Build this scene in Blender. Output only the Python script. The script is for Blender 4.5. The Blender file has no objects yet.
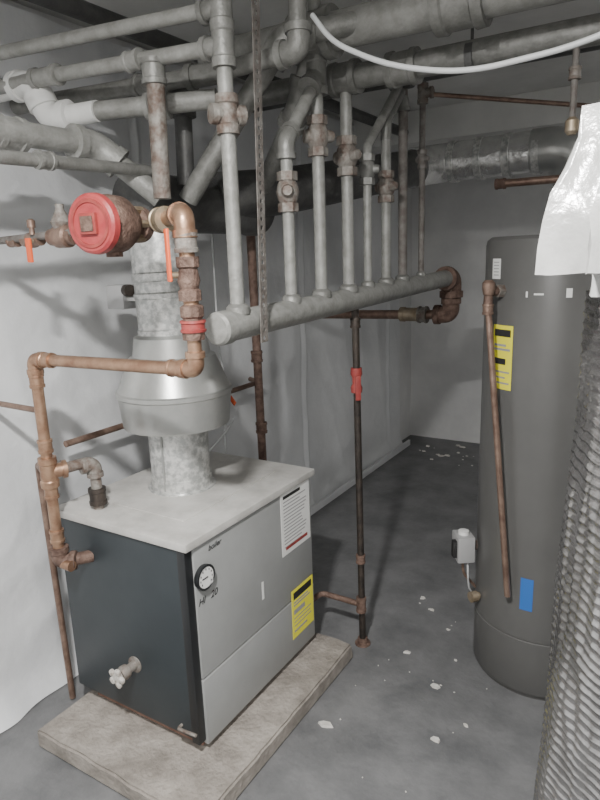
import bpy, bmesh, math, random
from mathutils import Vector, Matrix, noise
random.seed(7)
V=Vector
# ------------------------------------------------------------ materials
def mat(name,c1,c2=None,rough=.5,metal=0.0,scale=8,bump=0.0,bscale=None,detail=6,lo=.35,hi=.65,stretch=(1,1,1),spec=.5,dist=.01,coat=0):
    m=bpy.data.materials.new(name); m.use_nodes=True; nt=m.node_tree; b=nt.nodes['Principled BSDF']
    b.inputs['Roughness'].default_value=rough; b.inputs['Metallic'].default_value=metal
    b.inputs['Specular IOR Level'].default_value=spec
    if coat: b.inputs['Coat Weight'].default_value=coat; b.inputs['Coat Roughness'].default_value=.12
    tc=nt.nodes.new('ShaderNodeTexCoord'); mp=nt.nodes.new('ShaderNodeMapping'); mp.inputs['Scale'].default_value=stretch
    nt.links.new(tc.outputs['Object'],mp.inputs['Vector'])
    if c2 is None: b.inputs['Base Color'].default_value=(*c1,1)
    else:
        n=nt.nodes.new('ShaderNodeTexNoise'); n.inputs['Scale'].default_value=scale; n.inputs['Detail'].default_value=detail
        n.inputs['Roughness'].default_value=.65
        r=nt.nodes.new('ShaderNodeValToRGB'); e=r.color_ramp.elements
        e[0].position=lo; e[0].color=(*c1,1); e[1].position=hi; e[1].color=(*c2,1)
        nt.links.new(mp.outputs[0],n.inputs['Vector']); nt.links.new(n.outputs['Fac'],r.inputs['Fac'])
        nt.links.new(r.outputs['Color'],b.inputs['Base Color'])
    if bump:
        n2=nt.nodes.new('ShaderNodeTexNoise'); n2.inputs['Scale'].default_value=bscale or scale*3; n2.inputs['Detail'].default_value=5
        bp=nt.nodes.new('ShaderNodeBump'); bp.inputs['Strength'].default_value=bump; bp.inputs['Distance'].default_value=dist
        nt.links.new(mp.outputs[0],n2.inputs['Vector']); nt.links.new(n2.outputs['Fac'],bp.inputs['Height']); nt.links.new(bp.outputs[0],b.inputs['Normal'])
    return m
M_wall=mat('painted_wall',(.58,.58,.58),(.68,.68,.67),.8,0,2.5,.15,20)
M_ceil=mat('ceiling_paint',(.62,.62,.60),(.72,.72,.70),.9,0,3,.15,15)
M_sheet=mat('plastic_sheet',(.63,.64,.65),(.72,.73,.735),.33,0,1.6,.45,7,spec=.55,dist=.02)
M_floor=mat('painted_concrete_floor',(.095,.097,.10),(.175,.176,.178),.5,0,4.5,.3,40,detail=12,lo=.3,hi=.62)
M_conc=mat('raw_concrete',(.19,.17,.148),(.34,.31,.275),.9,0,9,.7,60,detail=10)
M_steel=mat('dull_grey_pipe',(.16,.16,.148),(.25,.25,.235),.45,.3,26,.2,110,detail=10)
M_steel2=mat('light_grey_pipe',(.205,.205,.19),(.305,.305,.288),.5,.18,24,.2,100,detail=10)
M_dark=mat('dark_steel_pipe',(.07,.07,.07),(.12,.12,.115),.5,.3,14,.25,90)
M_rust=mat('rusty_iron',(.085,.05,.038),(.21,.14,.11),.7,.3,28,.5,120,detail=9)
M_rustgrey=mat('rust_stained_fitting',(.14,.10,.08),(.27,.255,.23),.6,.3,24,.4,100,detail=9,lo=.38,hi=.6)
M_rustpipe=mat('brownish_grey_pipe',(.12,.10,.088),(.22,.21,.195),.6,.25,26,.4,100,detail=9)
M_black=mat('black_iron',(.025,.022,.02),(.07,.055,.045),.5,.4,25,.2,90)
M_copper=mat('tarnished_copper',(.26,.145,.092),(.44,.285,.19),.38,.72,18,.12,70,detail=9)
M_oldcop=mat('old_copper',(.16,.10,.075),(.30,.21,.165),.45,.55,18,.15,70,detail=8)
M_brass=mat('brass',(.26,.20,.13),(.42,.35,.26),.45,.6,20)
M_galv=mat('galvanised_sheet',(.42,.43,.42),(.70,.70,.68),.34,.55,42,.06,50,detail=3,lo=.4,hi=.6)
M_galvd=mat('galvanised_hood',(.37,.38,.37),(.47,.47,.45),.34,.6,6,.05,30)
M_foil=mat('foil_tape',(.60,.60,.59),(.82,.82,.81),.22,.75,14,.9,18)
M_white=mat('white_pvc_insulation',(.60,.60,.58),(.72,.72,.70),.5,0,8)
M_slate=mat('dark_slate_enamel',(.022,.028,.032),(.029,.036,.040),.42,0,5,.03,40)
M_greyp=mat('light_grey_enamel',(.26,.265,.26),(.295,.30,.295),.45,0,4,.02,30)
M_lid=mat('dusty_grey_lid',(.34,.33,.31),(.50,.49,.465),.6,0,7,.1,60,detail=12,lo=.3,hi=.6)
M_frame=mat('black_frame',(.012,.013,.014),None,.4)
M_brick=mat('firebrick_base',(.20,.11,.08),(.30,.19,.15),.9,0,15,.4,60)
M_tank=mat('grey_heater_enamel',(.092,.091,.088),(.108,.107,.103),.34,0,3,.02,20)
M_yel=mat('yellow_label',(.80,.74,.05),None,.5)
M_paper=mat('white_label',(.72,.72,.70),None,.6)
M_ink=mat('black_ink',(.02,.02,.02),None,.6)
M_inkg=mat('grey_print',(.30,.30,.30),None,.7)
M_red=mat('red_enamel',(.30,.035,.04),(.40,.065,.06),.45,0,18,.15,70)
M_redd=mat('dull_red_paint',(.22,.03,.03),(.32,.06,.05),.5,0,30)
M_org=mat('orange_handle',(.75,.12,.035),None,.4)
M_blue=mat('blue_tape',(.03,.14,.46),None,.6)
M_wrap=mat('wrap_white_plastic',(.34,.34,.33),(.50,.50,.485),.22,0,6,.6,14,spec=.7,dist=.012)
M_grybox=mat('grey_box',(.42,.42,.42),None,.4,.2)
M_cable=mat('white_cable',(.48,.49,.49),None,.45)
M_chip=mat('paint_chip_white',(.50,.48,.44),(.64,.62,.59),.8,0,30)
M_wheel=mat('worn_valve_wheel',(.30,.26,.22),(.62,.60,.56),.6,.1,60)
M_quilt=mat('reflective_foil_film',(.30,.295,.29),(.46,.45,.445),.2,.92,7,.25,60,detail=6,dist=.003,coat=.3)
# ------------------------------------------------------------ mesh helpers
def group(name):
    e=bpy.data.objects.new(name,None); e.empty_display_size=.1; bpy.context.collection.objects.link(e); return e
def mk(name,bm,m,par=None,smooth=True,ang=40):
    bmesh.ops.recalc_face_normals(bm,faces=bm.faces)
    me=bpy.data.meshes.new(name); bm.to_mesh(me); bm.free()
    if smooth:
        me.polygons.foreach_set('use_smooth',[True]*len(me.polygons)); me.set_sharp_from_angle(angle=math.radians(ang))
    o=bpy.data.objects.new(name,me); bpy.context.collection.objects.link(o)
    if m: me.materials.append(m)
    if par: o.parent=par
    return o
def frame(d):
    d=V(d).normalized(); a=V((0,0,1)) if abs(d.z)<.9 else V((1,0,0))
    x=a.cross(d).normalized(); return x,d.cross(x).normalized(),d
def tube(name,pts,r,m,par=None,bend=.04,seg=20,caps=True):
    pts=[V(p) for p in pts]; path=[pts[0]]
    for i in range(1,len(pts)-1):
        a,b,c=pts[i-1],pts[i],pts[i+1]; k=min(bend,(b-a).length*.49,(c-b).length*.49)
        p0=b+(a-b).normalized()*k; p1=b+(c-b).normalized()*k
        for j in range(9):
            t=j/8; path.append(p0*(1-t)**2+b*2*t*(1-t)+p1*t*t)
    path.append(pts[-1])
    bm=bmesh.new(); rings=[]; x=None
    for i,p in enumerate(path):
        d=(path[min(i+1,len(path)-1)]-path[max(i-1,0)]).normalized()
        if x is None: x=frame(d)[0]
        x=(x-d*x.dot(d)).normalized(); y=d.cross(x)
        rings.append([bm.verts.new(p+(x*math.cos(2*math.pi*k/seg)+y*math.sin(2*math.pi*k/seg))*r) for k in range(seg)])
    for a,b in zip(rings,rings[1:]):
        for k in range(seg): bm.faces.new((a[k],a[(k+1)%seg],b[(k+1)%seg],b[k]))
    if caps: bm.faces.new(rings[0]); bm.faces.new(rings[-1])
    return mk(name,bm,m,par)
def lathe(name,o,ax,prof,m,par=None,seg=28,ang=35):
    o=V(o); x,y,d=frame(ax); bm=bmesh.new(); rings=[]
    for h,r in prof:
        r=max(r,.0004)
        rings.append([bm.verts.new(o+d*h+(x*math.cos(2*math.pi*k/seg)+y*math.sin(2*math.pi*k/seg))*r) for k in range(seg)])
    for a,b in zip(rings,rings[1:]):
        for k in range(seg): bm.faces.new((a[k],a[(k+1)%seg],b[(k+1)%seg],b[k]))
    bm.faces.new(rings[0]); bm.faces.new(rings[-1])
    return mk(name,bm,m,par,ang=ang)
def box(name,lo,hi,m,par=None,bev=.004,rot=None):
    bm=bmesh.new(); bmesh.ops.create_cube(bm,size=1); lo,hi=V(lo),V(hi); s=hi-lo; c=(lo+hi)/2
    for v in bm.verts: v.co=V((v.co.x*s.x,v.co.y*s.y,v.co.z*s.z))
    if bev: bmesh.ops.bevel(bm,geom=bm.edges[:],offset=bev,segments=2,affect='EDGES',profile=.6)
    if rot is not None: bmesh.ops.transform(bm,matrix=rot.to_4x4(),verts=bm.verts)
    for v in bm.verts: v.co+=c
    return mk(name,bm,m,par,smooth=bool(bev),ang=50)
def coupling(p,ax,r,par,m,L=None,name='coupling'):
    L=L or r*2.6; h=L/2; R=r*1.38
    return lathe(name,p,ax,[(-h,r*.9),(-h,R),(-h+L*.2,R*1.03),(-h+L*.24,R*.93),(h-L*.24,R*.93),(h-L*.2,R*1.03),(h,R),(h,r*.9)],m,par)
def elbow(p,d1,d2,r,par,m,name='elbow',L=None):
    p=V(p); d1=V(d1).normalized(); d2=V(d2).normalized(); L=L or r*2.4
    tube(name,[p+d1*L,p,p+d2*L],r*1.28,m,par,bend=L*.75)
    for i,d in enumerate((d1,d2)):
        lathe(name+'_band_%d'%i,p+d*L*.72,d,[(0,r),(0,r*1.5),(L*.34,r*1.5),(L*.36,r*1.4),(L*.36,r*.9)],m,par)
def tee(p,ax,side,r,par,m,name='tee'):
    coupling(p,ax,r*1.05,par,m,L=r*5,name=name)
    lathe(name+'_branch',p,side,[(0,r*1.2),(r*2.1,r*1.2),(r*2.1,r*1.5),(r*2.8,r*1.5),(r*2.8,r*.8)],m,par)
def hexnut(p,ax,r,L,par,m,name='hex_nut'):
    lathe(name,V(p)-V(ax).normalized()*L/2,ax,[(0,r*.85),(0,r),(L,r),(L,r*.85)],m,par,seg=6)
def barrelvalve(p,ax,side,r,par,m,name='balancing_valve'):
    p=V(p);ax=V(ax).normalized();side=V(side).normalized()
    hexnut(p-ax*r*2.3,ax,r*1.6,r*1.3,par,m,name+'_nut_1'); hexnut(p+ax*r*2.3,ax,r*1.6,r*1.3,par,m,name+'_nut_2')
    lathe(name+'_body',p-ax*r*1.9,ax,[(0,r*1.1),(r*.7,r*1.5),(r*1.9,r*1.8),(r*3.1,r*1.5),(r*3.8,r*1.1)],m,par)
    lathe(name+'_bonnet',p-side*r*2.2,side,[(0,r*.6),(0,r*1.0),(r*1.1,r*1.05),(r*1.2,r*1.25),(r*3.4,r*1.25),(r*3.6,r*1.0),(r*4.3,r*.9),(r*4.8,r*.7)],m,par)
def lever(p,ax,out,r,par,m,L=.11,name='lever_handle'):
    p=V(p);ax=V(ax).normalized();out=V(out).normalized()
    lathe(name+'_stem',p,out,[(0,r*.6),(r*2.2,r*.6)],M_brass,par,seg=12)
    q=p+out*r*2.1; w=ax.cross(out).normalized()
    R=Matrix((ax,w,out)).transposed()
    c=q+ax*L*.38
    box(name,c-V((L/2,.011,.004)),c+V((L/2,.011,.004)),m,par,.003,rot=R)

X,Y,Z=V((1,0,0)),V((0,1,0)),V((0,0,1))
# ------------------------------------------------------------ room
CE=2.62
box('floor',(-2.25,-1.5,-.1),(2.2,5.55,0),M_floor,bev=0)
box('ceiling',(-2.25,-1.5,CE),(2.2,5.55,CE+.1),M_ceil,bev=0)
box('wall_left',(-2.25,-1.5,0),(-2.14,5.55,CE),M_wall,bev=0)
box('wall_back',(-2.14,5.4,0),(2.2,5.55,CE),M_wall,bev=0)
box('wall_right',(2.05,-1.5,0),(2.2,5.4,CE),M_wall,bev=0)
box('wall_front',(-2.14,-1.5,0),(2.05,-1.38,CE),M_wall,bev=0)
box('ceiling_beam',(-2.12,4.2,CE-.2),(2.05,4.4,CE),M_ceil,bev=.004)
def sheeting():
    bm=bmesh.new(); ny,nz=420,130; g=[]
    for i in range(ny+1):
        row=[]; y=-1.2+6.25*i/ny
        for j in range(nz+1):
            z=.004+(CE-.04)*j/nz
            w=.5+.45*noise.noise(V((y*1.8+.25*z,z*.35,1)))+.34*(1-2*abs(noise.noise(V((y*3.5+z*.9,z*.8,5)))))+.20*(1-2*abs(noise.noise(V((y*2.5-z*1.2,z*3.5,9)))))
            x=-2.135+.038*max(w,0)
            s=((y+.62)%1.35)/1.35
            if s<.022: x+=.014
            elif s>.985: x-=.006
            if z<.16: x+=.09*(1-z/.16)**2*(.6+.5*noise.noise(V((y*5,0,3))))
            row.append(bm.verts.new((x,y,z)))
        g.append(row)
    for i in range(ny):
        for j in range(nz): bm.faces.new((g[i][j],g[i+1][j],g[i+1][j+1],g[i][j+1]))
    return mk('plastic_sheeting',bm,M_sheet,None,ang=80)
sheeting()
def chips():
    bm=bmesh.new(); L=[(-.72,2.1,.020),(-.62,1.83,.022),(-1.0,2.7,.018),(-.9,2.25,.018),(-1.0,1.70,.028),(-.7,2.3,.01),(-1.95,.95,.024),(-.8,2.5,.01),(-.55,1.95,.014),(-.92,2.62,.018)]
    for _ in range(22):
        x=random.uniform(-1.03,-.25); y=1.4+1.5*random.random()**1.2
        if (x+.4)**2+(y-2.46)**2<.09 or (x-.1)**2+(y-1.36)**2<.13: continue
        L.append((x,y,random.choice([.003,.003,.004,.004,.006])))
    for _ in range(22):
        x=random.uniform(-1.9,-1.2); L.append((x,random.uniform(4.7,5.3),random.choice([.006,.012,.02,.03])))
    for _ in range(10): L.append((random.uniform(-2.0,-1.2),random.uniform(.7,1.0),random.choice([.004,.006])))
    for x,y,s in L:
        n=6; a0=random.random()*6; h=.003+s*.15; t=[];b=[]
        for k in range(n):
            rr=s*random.uniform(.5,1.15); a=a0+k*2*math.pi/n
            t.append(bm.verts.new((x+rr*math.cos(a)*.9,y+rr*math.sin(a)*.6,h+random.uniform(0,s*.12)))); b.append(bm.verts.new((x+rr*math.cos(a),y+rr*math.sin(a)*.7,.0005)))
        bm.faces.new(t)
        for k in range(n): bm.faces.new((b[k],b[(k+1)%n],t[(k+1)%n],t[k]))
    mk('paint_chip_debris',bm,M_chip,None,smooth=False)
chips()
# ------------------------------------------------------------ concrete pad
def pad():
    bm=bmesh.new(); bmesh.ops.create_cube(bm,size=1)
    for v in bm.verts: v.co=V((v.co.x*.77-1.475,v.co.y*1.01+1.605,v.co.z*.07+.035))
    bmesh.ops.bevel(bm,geom=bm.edges[:],offset=.008,segments=2,affect='EDGES')
    bmesh.ops.subdivide_edges(bm,edges=[e for e in bm.edges if e.calc_length()>.3],cuts=24,use_grid_fill=True)
    for v in bm.verts:
        if v.co.z>.01:
            n=noise.noise(v.co*9)*.006+noise.noise(v.co*30)*.003; v.co+=V((n,n,n*.4))
    mk('concrete_pad',bm,M_conc,None,ang=60)
pad()
# ------------------------------------------------------------ boiler
B=group('boiler')
x0,x1,y0,y1,zb,zt=-1.86,-1.25,1.30,2.06,.13,.825
box('burner_base',(x0+.05,y0+.04,.070),(x1-.03,y1-.04,zb+.005),M_brick,B,.004)
box('cabinet_shell',(x0,y0,zb),(x1-.012,y1,zt),M_slate,B,.006)
box('bottom_skirt',(x0+.01,y0+.012,.115),(x1-.014,y1-.01,zb+.005),M_frame,B,.003)
box('corner_trim',(x1-.035,y0-.004,zb-.012),(x1-.002,y0+.03,zt),M_frame,B,.003)
box('upper_door_panel',(x1-.014,y0+.03,.352),(x1+.004,y1-.012,zt-.006),M_greyp,B,.003)
box('lower_door_panel',(x1-.014,y0+.03,.10),(x1+.006,y1-.012,.346),M_greyp,B,.003)
box('lid',(x0-.012,y0-.012,zt),(x1+.014,y1+.012,zt+.028),M_lid,B,.004)
box('lid_flue_plate',(-1.80,1.42,zt+.026),(-1.36,1.97,zt+.032),M_lid,B,.001)
lathe('flue_collar',(-1.60,1.68,zt+.03),Z,[(0,.13),(.004,.13),(.006,.116),(.05,.116),(.05,.10)],M_galv,B)
lathe('gauge_case',(x1+.003,1.365,.71),X,[(0,.040),(.012,.043),(.018,.043),(.020,.038),(.016,.036)],M_frame,B,32)
lathe('gauge_face',(x1+.003,1.365,.71),X,[(0,.035),(.0175,.035)],M_paper,B,32)
box('gauge_needle',(x1+.0205,1.345,.709),(x1+.0225,1.372,.712),M_ink,B,0,)
for k in range(9):
    a=math.radians(-40+k*32.5); box('gauge_tick_%d'%k,V((x1+.0203,1.365-math.cos(a)*.028-.0015,.71+math.sin(a)*.028-.003)),V((x1+.0215,1.365-math.cos(a)*.028+.0015,.71+math.sin(a)*.028+.003)),M_ink,B,0)
def plabel(name,yc,zc,w,h,m,rows,par,xx,hdr=None):
    box(name,(xx,yc-w/2,zc-h/2),(xx+.0015,yc+w/2,zc+h/2),m,par,0)
    for i,(fz,fh,fw_) in enumerate(rows):
        box('%s_print_%d'%(name,i),(xx+.0012,yc-w*.42,zc+h/2-h*fz-h*fh),(xx+.0022,yc-w*.42+w*.84*fw_,zc+h/2-h*fz),M_ink if i==0 else M_inkg,par,0)
plabel('rating_plate_label',1.93,.695,.21,.26,M_paper,[(.06,.05,.7)]+[(.15+i*.055,.018,random.uniform(.6,1)) for i in range(14)],B,x1+.0045)
box('label_red_strip',(x1+.006,1.85,.585),(x1+.0073,2.01,.597),M_redd,B,0)
plabel('energy_guide_label',1.955,.285,.165,.215,M_yel,[(.06,.14,1),(.25,.03,.8),(.31,.03,.9),(.42,.09,.6),(.58,.02,.95),(.66,.02,.9),(.74,.02,.95),(.84,.04,.7)],B,x1+.0065)
def txt(name,s,loc,size,m,par,up=Z,right=Y):
    cu=bpy.data.curves.new(name,'FONT'); cu.body=s; cu.size=size; cu.extrude=.0004; cu.shear=.3
    t=bpy.data.objects.new('tmp',cu); me=bpy.data.meshes.new_from_object(t); bpy.data.objects.remove(t)
    n=V(right).cross(V(up)); R=Matrix((V(right),V(up),n)).transposed().to_4x4(); R.translation=V(loc); me.transform(R)
    o=bpy.data.objects.new(name,me); bpy.context.collection.objects.link(o); me.materials.clear(); me.materials.append(m); o.parent=par
txt('handwritten_note','HI   20',(x1+.005,1.335,.615),.034,M_ink,B)
txt('nameplate_script','boiler',(x1+.005,1.40,.782),.028,M_ink,B)
box('data_sticker',(x1+.0045,1.68,.46),(x1+.0055,1.692,.53),M_paper,B,0)
lathe('drain_pipe',(-1.53,y0,.33),-Y,[(0,.030),(.004,.030),(.005,.016),(.04,.016),(.04,.024),(.055,.026),(.07,.02),(.07,.008),(.09,.008)],M_rustgrey,B)
for k in range(5):
    a=k*2*math.pi/5; c=V((-1.53+math.cos(a)*.024,y0-.085,.33+math.sin(a)*.024))
    lathe('drain_wheel_lobe_%d'%k,c+Y*.006,-Y,[(0,.008),(.003,.013),(.010,.013),(.013,.008)],M_wheel,B,14)
lathe('drain_wheel_hub',(-1.53,y0-.075,.33),-Y,[(0,.020),(.012,.022),(.016,.012)],M_wheel,B,18)
tube('latch_bracket',[(-1.33,y0+.005,.165),(-1.33,y0-.02,.165),(-1.25,y0-.02,.172)],.006,M_rustgrey,B,.01,10)
# ------------------------------------------------------------ flue
F=group('boiler_flue')
fx,fy=-1.60,1.68
lathe('lower_flue_pipe',(fx,fy,.86),Z,[(0,.112),(.30,.112)],M_galv,F,48)
lathe('draft_hood',(fx,fy,1.10),Z,[(0.0,.113),(.004,.185),(.006,.196),(.012,.198),(.120,.209),(.125,.214),(.138,.214),(.143,.207),(.262,.158),(.268,.142),(.335,.132),(.345,.108)],M_galvd,F,56,ang=12)
lathe('upper_flue_pipe',(fx-.01,fy,1.43),V((-.03,0,1)),[(0,.108),(.03,.108),(.035,.104),(.14,.104),(.145,.108),(.16,.108),(.165,.103),(.20,.103),(.205,.108),(.23,.108),(.235,.103),(.38,.103)],M_galv,F,48)
tube('flue_wall_seam',[(fx+.02,fy-.113,.87),(fx+.02,fy-.113,1.10)],.004,M_galvd,F,seg=8)
lathe('flue_tee_run',(-1.62,1.57,1.90),V((.02,1,0)),[(0,.06),(0,.10),(.02,.106),(.05,.106),(.06,.10),(.63,.10),(.64,.106),(.69,.106),(.70,.09),(.705,.02)],M_dark,F,40)
tube('flue_long_run',[(-1.60,1.95,1.93),(-1.50,2.3,1.97),(-1.33,3.45,2.16)],.095,M_dark,F,.15,28)
tube('flue_foil_section',[(-1.34,3.38,2.15),(-1.29,3.62,2.19),(-.72,3.62,2.20)],.105,M_foil,F,.14,32)
for i in range(4):
    x=-1.2+i*.15; lathe('foil_band_%d'%i,(x,3.62,2.192),X,[(0,.10),(0,.113),(.035,.113),(.035,.10)],M_galv,F,32)
tube('flue_end_elbow',[(-.76,3.62,2.20),(-.60,3.62,2.20),(-.56,3.75,2.04),(-.5,4.2,1.95)],.11,M_galvd,F,.12,28)
bx=V((-1.835,1.68,1.575)); box('spill_switch_box',bx-V((.045,.035,.045)),bx+V((.045,.035,.045)),M_grybox,F,.006)
box('switch_bracket',(-1.79,1.66,1.56),(-1.68,1.70,1.575),M_galv,F,.002)
tube('switch_knob',[(-1.785,1.66,1.60),(-1.755,1.65,1.60)],.022,M_black,F,seg=14)
# ------------------------------------------------------------ manifold header + risers
H=group('pipe_manifold')
hx=-1.10
def hz(y): return 1.512+(y-1.34)*.026
lathe('header_pipe',(hx,1.33,hz(1.33)),V((0,1,.026)),[(0,.02),(.004,.040),(.012,.047),(.05,.048),(.052,.043),(1.98,.043)],M_steel2,H,32)
elbow((hx,3.36,1.562),-Y,-Z,.042,H,M_rust,L=.10)
tube('return_drop',[(hx,3.36,1.48),(hx,3.36,1.38)],.04,M_rust,H)
elbow((hx,3.36,1.36),Z,-X,.036,H,M_rust,L=.085)
tube('return_pipe',[(hx-.05,3.36,1.36),(-2.08,3.36,1.345)],.026,M_oldcop,H)
coupling((-1.33,3.36,1.358),X,.030,H,M_brass,L=.13,name='return_union'); coupling((-1.26,3.36,1.358),X,.034,H,M_rustgrey,L=.05)
def riser(y,z1,r,m,name='riser'):
    r*=.94
    lathe('riser_socket',(hx,y,hz(y)+.03),Z,[(0,r*1.7),(.02,r*1.6),(.028,r*1.25),(.03,r)],M_steel,H)
    tube(name,[(hx,y,hz(y)+.02),(hx,y,z1)],r,m,H)
riser(1.44,2.60,.0225,M_steel2)
lathe('cross_body',(hx,1.442,2.03),Z,[(0,.022),(0,.031),(.022,.032),(.026,.028),(.074,.028),(.078,.032),(.10,.031),(.10,.022)],M_rustgrey,H)
lathe('cross_arm',V((hx,1.442,2.08))-V((.5,.85,0)).normalized()*.048,V((.5,.85,0)),[(0,.015),(0,.026),(.018,.027),(.02,.022),(.076,.022),(.078,.027),(.096,.026),(.096,.015)],M_rustgrey,H)
tee((hx,1.44,2.34),Z,-X,.022,H,M_steel); tee((hx,1.44,2.25),Z,-X,.022,H,M_steel)
riser(1.73,2.02,.0205,M_steel2)
barrelvalve((hx,1.73,1.90),Z,V((.5,-.8,0)),.0205,H,M_rustgrey)
tube('riser_offset',[(hx,1.73,2.0),(hx,1.73,2.05),(hx,1.91,2.24),(hx,1.93,2.30)],.0205,M_steel2,H,.03)
elbow((hx,1.73,2.05),-Z,V((0,.18,.19)),.0205,H,M_steel)
riser(1.93,2.36,.0225,M_steel2)
barrelvalve((hx,1.93,2.09),Z,V((.7,.7,0)),.0215,H,M_rustgrey)
tee((hx,1.93,2.28),Z,V((0,-.7,-.7)),.025,H,M_steel)
tube('riser_extension',[(hx,1.93,2.43),(hx,1.93,2.60)],.022,M_steel2,H)
riser(2.14,2.34,.0235,M_steel2); barrelvalve((hx,2.14,2.05),Z,V((.9,-.3,0)),.023,H,M_rustgrey)
riser(2.31,2.06,.018,M_steel2); barrelvalve((hx,2.31,2.02),Z,V((1,.2,0)),.019,H,M_steel)
tube('riser_offset_small',[(hx,2.31,2.05),(hx,2.31,2.10),(hx,2.58,2.34),(hx,2.64,2.40)],.018,M_steel2,H,.03)
riser(2.49,2.2,.022,M_steel2); barrelvalve((hx,2.49,1.97),Z,V((1,-.4,0)),.021,H,M_rustgrey)
tube('riser_offset_mid',[(hx,2.49,2.15),(hx,2.49,2.22),(hx,2.64,2.36)],.022,M_steel,H,.03)
riser(2.67,2.42,.021,M_rustpipe); elbow((hx,2.67,2.34),-Z,V((-.7,0,.7)),.02,H,M_steel)
riser(2.90,2.50,.015,M_rustpipe); tee((hx,2.90,2.40),Z,X,.017,H,M_rustgrey); barrelvalve((hx,2.90,2.12),Z,V((1,-.4,0)),.014,H,M_rustpipe)
tube('bleed_line',[(hx,2.90,2.40),(-.44,3.17,2.30),(.8,3.65,2.12)],.010,M_oldcop,H,.04)
D=group('black_drop_pipe')
dy=2.19
tube('drop_pipe',[(hx,dy,hz(dy)-.035),(hx,dy+.03,.0)],.0145,M_black,D)
coupling((hx,dy,1.44),Z,.015,D,M_black); 
lathe('red_valve_body',(hx,dy+.003,1.16),Z,[(0,.014),(.0,.022),(.02,.024),(.035,.017),(.06,.017),(.075,.024),(.1,.022),(.1,.014)],M_redd,D,20)
lever((hx,dy,1.22),-Z,V((.7,-.7,0)),.012,D,M_redd,L=.10)
coupling((hx,dy+.02,.42),Z,.015,D,M_rust); coupling((hx,dy+.02,.20),Z,.016,D,M_rust,L=.07)
lathe('floor_flange',(hx,dy+.03,.0),Z,[(0,.035),(.006,.035),(.008,.024),(.03,.022),(.03,.01)],M_rust,D)
tube('gas_branch',[(hx,dy+.02,.20),(-1.30,dy+.02,.20),(-1.32,2.06,.20)],.013,M_rust,D,.03)
# ------------------------------------------------------------ perforated strap
def strap():
    bm=bmesh.new(); w,px_=.017,.024; z=1.46
    n=int((CE-z)/px_)
    def P(u,zz): return V((-1.045,1.485+u+(zz-1.46)*.035,zz))
    for i in range(n):
        z0=z+i*px_; zc=z0+px_/2; K=12; inn=[];out=[]
        for k in range(K):
            a=2*math.pi*k/K+math.pi/12; c,s=math.cos(a),math.sin(a); f=1/max(abs(c),abs(s))
            inn.append(bm.verts.new(P(c*.0065,zc+s*.0065))); out.append(bm.verts.new(P(c*f*w,zc+s*f*px_/2)))
        for k in range(K): bm.faces.new((inn[k],inn[(k+1)%K],out[(k+1)%K],out[k]))
    bmesh.ops.remove_doubles(bm,verts=bm.verts,dist=.0004)
    o=mk('perforated_hanger_strap',bm,M_rustpipe,None,smooth=False)
    s=o.modifiers.new('thick','SOLIDIFY'); s.thickness=.003
strap()
# ------------------------------------------------------------ copper near boiler piping
K=group('copper_supply_pipe'); cy=1.22
tube('copper_run',[(-1.70,cy,.70),(-1.76,cy,.70),(-1.76,cy,1.41),(-1.08,cy,1.42),(-1.08,cy,1.56)],.0185,M_copper,K,.035)
elbow((-1.76,cy,.705),Z,V((.8,.6,0)),.022,K,M_rust,L=.05); tube('boiler_inlet',[(-1.76,cy,.70),(-1.70,1.31,.70)],.022,M_rust,K)
for p,a in [((-1.76,cy,.80),Z),((-1.76,cy,1.34),Z),((-1.76,cy,1.12),Z),((-1.76,cy,.96),Z),((-1.69,cy,1.411),X),((-1.15,cy,1.419),X)]: coupling(p,a,.0175,K,M_copper,L=.045)
elbow((-1.76,cy,1.41),-Z,X,.0175,K,M_copper,L=.045); elbow((-1.08,cy,1.42),-X,Z,.0175,K,M_copper,L=.045)
qe=V((-1.325,1.345,1.81))
tube('riser_upper',[(-1.08,cy,1.52),(-1.085,cy,1.815),(-1.20,1.30,1.815),qe],.020,M_copper,K,.04)
elbow((-1.085,cy,1.815),-Z,V((-.115,.08,0)),.021,K,M_copper,L=.055)
lathe('red_relief_valve',(-1.08,cy,1.50),Z,[(0,.02),(0,.029),(.03,.031),(.035,.026),(.055,.026),(.06,.031),(.085,.031),(.09,.022)],M_rust,K,10)
coupling((-1.08,cy,1.535),Z,.024,K,M_redd,L=.03,name='red_collar')
lathe('ball_valve_body',(-1.083,cy,1.60),Z,[(0,.022),(0,.030),(.025,.030),(.03,.024),(.05,.030),(.08,.024),(.085,.030),(.11,.030),(.11,.02)],M_rust,K,10)
coupling((-1.084,cy,1.745),Z,.022,K,M_rustgrey,L=.05)
lever((-1.10,cy-.01,1.665),Z,V((-.5,-.87,0)),.014,K,M_org,L=.13)
tee((-1.76,cy,1.03),Z,V((.45,.9,0)),.0205,K,M_copper)
tube('top_branch',[(-1.755,cy+.01,1.03),(-1.715,1.37,1.03),(-1.715,1.37,.85)],.019,M_rustgrey,K,.03)
elbow((-1.715,1.37,1.02),-Z,V((-.3,-.9,0)),.019,K,M_rustgrey,L=.045); coupling((-1.715,1.37,.90),Z,.022,K,M_black,L=.06)
tube('drain_tube',[(-1.78,cy,1.02),(-1.90,1.28,1.02),(-1.93,1.30,.96),(-1.955,1.33,.01)],.012,M_oldcop,K,.03,14)
tube('wall_branch',[(-2.08,1.23,1.24),(-1.77,1.22,1.24)],.010,M_oldcop,K)
R=group('red_faced_flow_valve')
A=V((-1.31,1.13,1.80)); ax=V((-.15,.98,.02)).normalized()
lathe('red_cover',A-ax*.015,ax,[(0,.012),(0,.068),(.006,.075),(.024,.077),(.028,.066)],M_red,R,44)
lathe('red_cover_rim',A-ax*.018,ax,[(.004,.050),(0,.052),(0,.060),(.005,.063)],M_redd,R,44)
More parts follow.
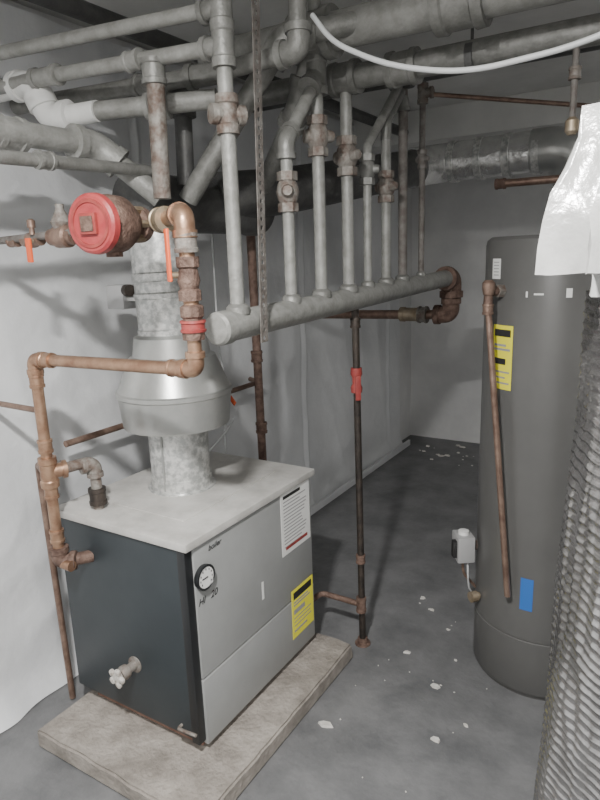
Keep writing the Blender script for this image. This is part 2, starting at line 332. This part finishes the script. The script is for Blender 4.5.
sx,sy,_=frame(ax); RR=Matrix((sx,sy,ax)).transposed(); c=A-ax*.02
box('square_plug_rim',c-V((.026,.026,.006)),c+V((.026,.026,.006)),M_redd,R,.003,rot=RR)
c=A-ax*.024
box('square_plug',c-V((.019,.019,.006)),c+V((.019,.019,.006)),M_rust,R,.003,rot=RR)
lathe('cast_body',A+ax*.012,ax,[(0,.060),(.01,.070),(.04,.076),(.08,.074),(.115,.056),(.135,.038),(.15,.034),(.152,.050),(.18,.050),(.182,.03)],M_rust,R,36)
for k in range(6):
    a=k*math.pi/3; p=A+ax*.150+(sx*math.cos(a)+sy*math.sin(a))*.043; hexnut(p,ax,.011,.05,R,M_brass,'flange_bolt_%d'%k)
q=A+ax*.19
tube('outlet_stub',[q,qe+V((0,.015,0)),qe+V((.03,-.01,0))],.025,M_copper,R,.02); coupling((-1.245,1.315,1.812),V((-.115,.05,0)),.025,R,M_brass,L=.05)
tube('bottom_port',[A+ax*.07,A+ax*.07-Z*.085],.022,M_rust,R)
lathe('side_port',A+ax*.07,-X,[(0,.03),(.10,.03),(.10,.036),(.13,.036),(.13,.015)],M_rust,R)
S=group('brass_feed_line')
tube('feed_pipe',[(-2.08,1.22,1.775),(-1.45,1.21,1.79)],.0115,M_rustpipe,S)
for x in (-1.78,): coupling((x,1.22,1.775),X,.012,S,M_oldcop,L=.04)
lathe('backflow_body',(-1.73,1.22,1.776),X,[(0,.012),(.0,.018),(.02,.018),(.03,.023),(.05,.023),(.06,.018),(.08,.018),(.08,.012)],M_oldcop,S,12)
lathe('pressure_reducer',(-1.60,1.22,1.78),X,[(0,.014),(.0,.024),(.025,.026),(.03,.032),(.075,.032),(.08,.024),(.10,.024),(.10,.012)],M_oldcop,S,16)
lathe('reducer_bonnet',(-1.55,1.22,1.79),Z,[(0,.02),(.02,.026),(.03,.03),(.045,.022),(.065,.012),(.08,.012)],M_rustgrey,S,18)
lever((-1.66,1.20,1.772),-Z,V((0,-1,0)),.008,S,M_org,L=.07)
lathe('vent_cap',(-1.66,1.2,1.79),Z,[(0,.008),(.02,.008),(.02,.012),(.04,.012),(.045,.006)],M_oldcop,S,16)
# ------------------------------------------------------------ overhead pipes
def pipe(name,pts,r,m,fits=(),bend=.05,mf=None):
    g=group(name); tube('run',pts,r,m,g,bend,24); mf=mf or m
    for i in range(1,len(pts)-1):
        p=V(pts[i]); elbow(p,V(pts[i-1])-p,V(pts[i+1])-p,r,g,mf)
    for p,a in fits: coupling(p,a,r,g,mf)
    return g
pipe('steel_pipe',[(-2.08,1.29,2.345),(-1.14,1.435,2.34)],.0195,M_steel2)
pipe('steel_pipe',[(-2.08,1.36,2.27),(-1.75,1.385,2.27),(-1.14,1.44,2.25)],.021,M_steel2,[((-1.4,1.415,2.26),X)])
pipe('steel_pipe',[(-2.08,1.50,2.25),(-1.33,1.65,2.26),(-1.0,1.66,2.27),(-1.0,1.66,2.60)],.026,M_steel,[((-1.55,1.607,2.258),X)])
pipe('insulated_pipe',[(-2.08,1.40,2.27),(-1.84,1.40,2.27),(-1.80,1.42,2.16),(-1.62,1.46,2.165)],.032,M_white,bend=.05)
pipe('steel_pipe',[(-1.64,1.455,2.165),(-1.28,1.63,2.18)],.029,M_steel2,[((-1.45,1.548,2.17),V((.36,.175,.01)))])
pipe('steel_pipe',[(-1.66,.3,2.06),(-1.61,1.43,2.06),(-1.48,1.56,1.90)],.034,M_steel2,[((-1.64,1.15,2.06),Y)])
pipe('steel_pipe',[(-1.52,.3,1.955),(-1.50,1.60,1.985)],.018,M_steel,[((-1.5,1.15,1.975),Y)])
pipe('steel_pipe',[(-1.34,1.42,1.88),(-1.33,1.42,2.24)],.0255,M_rustgrey,[((-1.335,1.42,2.22),Z)],mf=M_steel)
pipe('steel_pipe',[(-1.49,1.70,1.95),(-1.48,1.70,2.24),(-1.9,1.78,2.27)],.029,M_dark)
pipe('steel_pipe',[(-1.47,1.68,1.90),(-1.12,1.78,2.36),(-.9,1.93,2.40)],.034,M_steel)
pipe('steel_pipe',[(-1.50,2.15,1.95),(-1.18,1.95,2.20),(-1.12,1.93,2.34)],.034,M_steel)
pipe('steel_main_pipe',[(-1.55,1.93,2.40),(1.9,1.93,2.36)],.056,M_steel2,[((-1.1,1.93,2.395),X),((-.62,1.93,2.39),X)],mf=M_steel)
pipe('steel_main_pipe',[(-1.5,2.14,2.31),(1.9,2.14,2.30)],.041,M_steel,[((-1.1,2.14,2.31),X),((-.88,2.14,2.306),X)])
pipe('steel_main_pipe',[(-1.95,2.64,2.42),(1.9,2.66,2.42)],.036,M_dark,[((-1.1,2.65,2.42),X)])
pipe('steel_pipe',[(-1.75,1.0,2.50),(-1.70,4.15,2.48)],.03,M_dark)
pipe('steel_pipe',[(-2.08,1.86,2.33),(-1.2,1.88,2.33)],.022,M_rustpipe,[((-1.6,1.872,2.33),X)])
pipe('copper_pipe',[(-.86,3.3,2.02),(-.3,3.32,2.02)],.019,M_oldcop,[((-.84,3.3,2.02),X)],mf=M_rust)
g=pipe('copper_pipe',[(-1.98,1.46,1.03),(-1.98,2.75,1.03),(-2.08,2.8,1.03)],.013,M_oldcop,[((-1.98,2.0,1.03),Y)])
lathe('valve_body',(-1.98,2.38,1.03),Y,[(0,.014),(0,.022),(.02,.022),(.03,.026),(.05,.022),(.07,.022),(.07,.014)],M_brass,g,12); lever((-1.97,2.42,1.03),V((0,.5,-.6)),X,.014,g,M_org,L=.09)
g=pipe('rusty_drop_pipe',[(-1.70,2.36,0),(-1.70,2.35,1.82)],.020,M_rust,[((-1.70,2.36,.9),Z),((-1.70,2.35,1.25),Z)])
g=group('electrical_cord'); tube('cord',[(-1.80,2.2,1.85),(-1.82,2.22,1.3),(-1.79,2.24,1.05),(-1.84,2.25,.9),(-1.80,2.2,.80)],.005,M_cable,g,.05,8); tube('cord_tail',[(-1.74,2.2,.98),(-1.72,2.12,.94),(-1.75,2.0,.86)],.005,M_cable,g,.05,8)
g=group('white_flex_cable'); tube('cable',[(-.93,1.62,2.335),(-.86,1.6,2.25),(-.70,1.6,2.165),(-.5,1.6,2.115),(-.24,1.6,2.13),(0,1.6,2.2),(.2,1.6,2.4)],.007,M_cable,g,.09,12)
g=group('air_vent_valve'); tube('stem',[(-.34,2.14,2.27),(-.34,2.14,2.05)],.010,M_rustpipe,g); coupling((-.34,2.14,2.2),Z,.013,g,M_rustgrey); lathe('cap',(-.34,2.14,2.03),Z,[(0,.012),(.01,.02),(.04,.02),(.05,.01)],M_brass,g,14)
for i,(x,y,z,r) in enumerate([(-.2,1.93,2.385,.056),(-.65,2.14,2.30,.041),(.4,1.93,2.37,.056),(.4,2.14,2.30,.041)]):
    g=group('pipe_hanger'); lathe('ring',(x-.012,y,z),X,[(0,r),(0,r+.005),(.024,r+.005),(.024,r)],M_dark,g); tube('rod',[(x,y,z+r),(x,y,CE)],.005,M_dark,g,seg=8)
# ------------------------------------------------------------ water heater
W=group('water_heater'); wc=V((-.40,2.46,0)); wr=.262; WT=1.745
lathe('tank_jacket',wc,Z,[(0,.20),(.0,.245),(.02,.250),(.022,wr-.004),(.03,wr),(.245,wr),(.248,wr-.004),(.252,wr-.004),(.255,wr),(WT-.03,wr),(WT-.012,wr-.004),(WT,wr-.018),(WT,.05),(WT,.0)],M_tank,W,72)
def patch(name,a0,a1,z0,z1,m,off=.0015):
    bm=bmesh.new(); n=10; R_=wr+off; pr=None
    for k in range(n+1):
        a=math.radians(a0+(a1-a0)*k/n); p=[bm.verts.new((wc.x+R_*math.cos(a),wc.y+R_*math.sin(a),z)) for z in (z0,z1)]
        if pr: bm.faces.new((pr[0],p[0],p[1],pr[1]))
        pr=p
    mk(name,bm,m,W)
patch('energy_guide_label',226,247,1.21,1.44,M_yel)
for i,(z,h) in enumerate([(1.40,.025),(1.365,.008),(1.35,.008),(1.30,.022),(1.27,.006),(1.25,.006),(1.23,.006)]): patch('label_print_%d'%i,228,245 if i%2==0 else 241,z,z+h,M_ink if i in(0,3) else M_inkg,.0022)
patch('sticker',221,232,1.60,1.67,M_paper)
for k in range(5): patch('sticker_print_%d'%k,223,230,1.612+k*.011,1.615+k*.011,M_inkg,.002)
patch('logo_plate',262,269,1.548,1.554,M_paper); patch('logo_plate_small',256,257.5,1.54,1.56,M_paper); patch('side_sticker',284,288,1.54,1.57,M_paper)
patch('blue_tape_strip',263,273,.38,.51,M_blue)
patch('warning_label',195,200,.65,.95,M_inkg)
tube('relief_valve',[(-.545,2.27,1.56),(-.585,2.195,1.56),(-.587,2.19,1.50)],.016,M_rust,W,.02); lathe('relief_bonnet',(-.585,2.19,1.55),Z,[(0,.018),(.02,.022),(.04,.022),(.05,.014)],M_oldcop,W,14)
hexnut((-.56,2.24,1.56),V((.5,.8,0)),.024,.03,W,M_rustgrey)
tube('discharge_pipe',[(-.587,2.19,1.53),(-.470,2.165,.44)],.0115,M_oldcop,W); coupling((-.585,2.19,1.50),Z,.014,W,M_oldcop)
gb=V((-.69,2.33,.52)); rot=Matrix.Rotation(math.radians(35),3,'Z')
box('gas_control',gb-V((.035,.045,.055)),gb+V((.035,.045,.055)),M_grybox,W,.006,rot); box('gas_control_face',gb+V((-.035,-.05,-.035)),gb+V((-.005,-.02,.035)),M_ink,W,.003,rot)
lathe('gas_knob',gb+V((0,0,.055)),Z,[(0,.022),(.014,.021),(.016,.01)],M_paper,W,20)
tube('gas_mount',[gb,(-.60,2.40,.52)],.02,M_rustgrey,W)
tube('burner_tube',[gb-V((0,0,.05)),(-.69,2.33,.40),(-.65,2.36,.34),(-.62,2.40,.28)],.006,M_oldcop,W,.04,8)
tube('thermo_wire',[gb+V((.02,0,-.05)),(-.66,2.30,.42),(-.66,2.33,.32),(-.61,2.38,.28)],.004,M_cable,W,.04,8)
lathe('drain_valve',(-.60,2.32,.33),V((-.6,-.7,0)),[(-.03,.014),(.03,.014),(.03,.022),(.06,.022),(.06,.01)],M_brass,W,12)
tube('hot_outlet',[(-.25,2.50,WT-.01),(-.25,2.50,2.05),(-.2,2.55,2.38)],.013,M_rustpipe,W,.04)
# ------------------------------------------------------------ foil-wrapped tank in foreground
T=group('jacketed_storage_tank')
def jacket():
    bm=bmesh.new(); na,nz=480,900; g=[]; c=V((.125,1.36))
    for j in range(nz+1):
        z=.0+1.62*j/nz; base=.345-.062*(z/1.62); row=[]
        for i in range(na):
            a=2*math.pi*i/na; ca,sa=math.cos(a),math.sin(a)
            w=noise.noise(V((ca*3,sa*3,z*2.5)))*.010
            # irregular ring ridges of the film
            ph=z*2*math.pi/.021+2.6*noise.noise(V((ca*2.2,sa*2.2,z*4)))+1.6*noise.noise(V((ca*7,sa*7,z*9)))
            amp=.0026*(.55+.9*abs(noise.noise(V((ca*4,sa*4,z*5+7)))))
            w+=amp*(1-abs(math.sin(ph/2))*1.6)
            # vertical quilting lines
            w+=.0022*abs(math.sin(a*26+.8*noise.noise(V((ca*2,sa*2,z*6)))))**.5
            w+=.0030*(1-abs(noise.noise(V((ca*8+z*1.5,sa*8,z*4)))*3))
            R_=base+w
            if z<.05: R_-=(.05-z)*.3
            row.append(bm.verts.new((c.x+R_*ca,c.y+R_*sa,z)))
        g.append(row)
    for j in range(nz):
        for i in range(na): bm.faces.new((g[j][i],g[j][(i+1)%na],g[j+1][(i+1)%na],g[j+1][i]))
    bm.faces.new(g[-1]); bm.faces.new(g[0])
    mk('foil_film_blanket',bm,M_quilt,T,ang=80)
jacket()
def bag():
    bm=bmesh.new(); bmesh.ops.create_cube(bm,size=1)
    bmesh.ops.bevel(bm,geom=bm.edges[:],offset=.12,segments=4,affect='EDGES')
    bmesh.ops.subdivide_edges(bm,edges=bm.edges[:],cuts=5,use_grid_fill=True)
    for v in bm.verts:
        p=v.co.copy(); s=V((.665,.64,.335)); t=(p.z+.5)
        k=1.0-.36*max(t-.35,0)**1.3
        q=V((p.x*s.x*k,p.y*s.y*k,p.z*s.z))
        d=noise.noise(q*6)*.020+(.5-abs(noise.noise(q*9+V((5,5,5)))))*.028+noise.noise(q*25)*.005
        q+=q.normalized()*d
        if q.z<-.1675: q.z=-.1675
        v.co=q+V((.12,1.36,1.62+.1675))
    mk('plastic_wrapped_box',bm,M_wrap,None,ang=80)
bag()
box('baseboard_left',(-2.04,3.0,.0),(-2.02,5.1,.05),M_sheet,bev=.003)
# ------------------------------------------------------------ lights
def area(name,loc,size,power,col=(1,.985,.965),rot=(0,0,0)):
    l=bpy.data.lights.new(name,'AREA'); l.shape='DISK'; l.size=size; l.energy=power; l.color=col
    o=bpy.data.objects.new(name,l); bpy.context.collection.objects.link(o); o.location=loc; o.rotation_euler=rot; return o
area('overhead_light',(-.45,.1,2.5),.14,122)  # main source, the ceiling bulb
area('overhead_light',(.6,3.4,2.55),.25,10)  # weak extra light added at the back, no known bulb there
area('overhead_light',(1.0,-.6,2.55),.6,50)  # broad fill added behind the camera on the right, not a real bulb
w=bpy.data.worlds.new('world'); bpy.context.scene.world=w; w.use_nodes=True
w.node_tree.nodes['Background'].inputs[0].default_value=(.8,.85,.9,1); w.node_tree.nodes['Background'].inputs[1].default_value=.3
# ------------------------------------------------------------ camera
th=math.radians(13); ya=math.radians(32); ro=math.radians(2)
fw=V((-math.sin(ya)*math.cos(th), math.cos(ya)*math.cos(th), -math.sin(th)))
r0=V((math.cos(ya), math.sin(ya),0)); u0=r0.cross(fw)
r=r0*math.cos(ro)-u0*math.sin(ro); u=u0*math.cos(ro)+r0*math.sin(ro)
cam=bpy.data.cameras.new('camera'); co=bpy.data.objects.new('camera',cam); bpy.context.collection.objects.link(co)
cam.lens=27.9; Mx=Matrix((r,u,-fw)).transposed().to_4x4(); Mx.translation=V((0,0,1.7)); co.matrix_world=Mx
cam.clip_start=.05
bpy.context.scene.camera=co
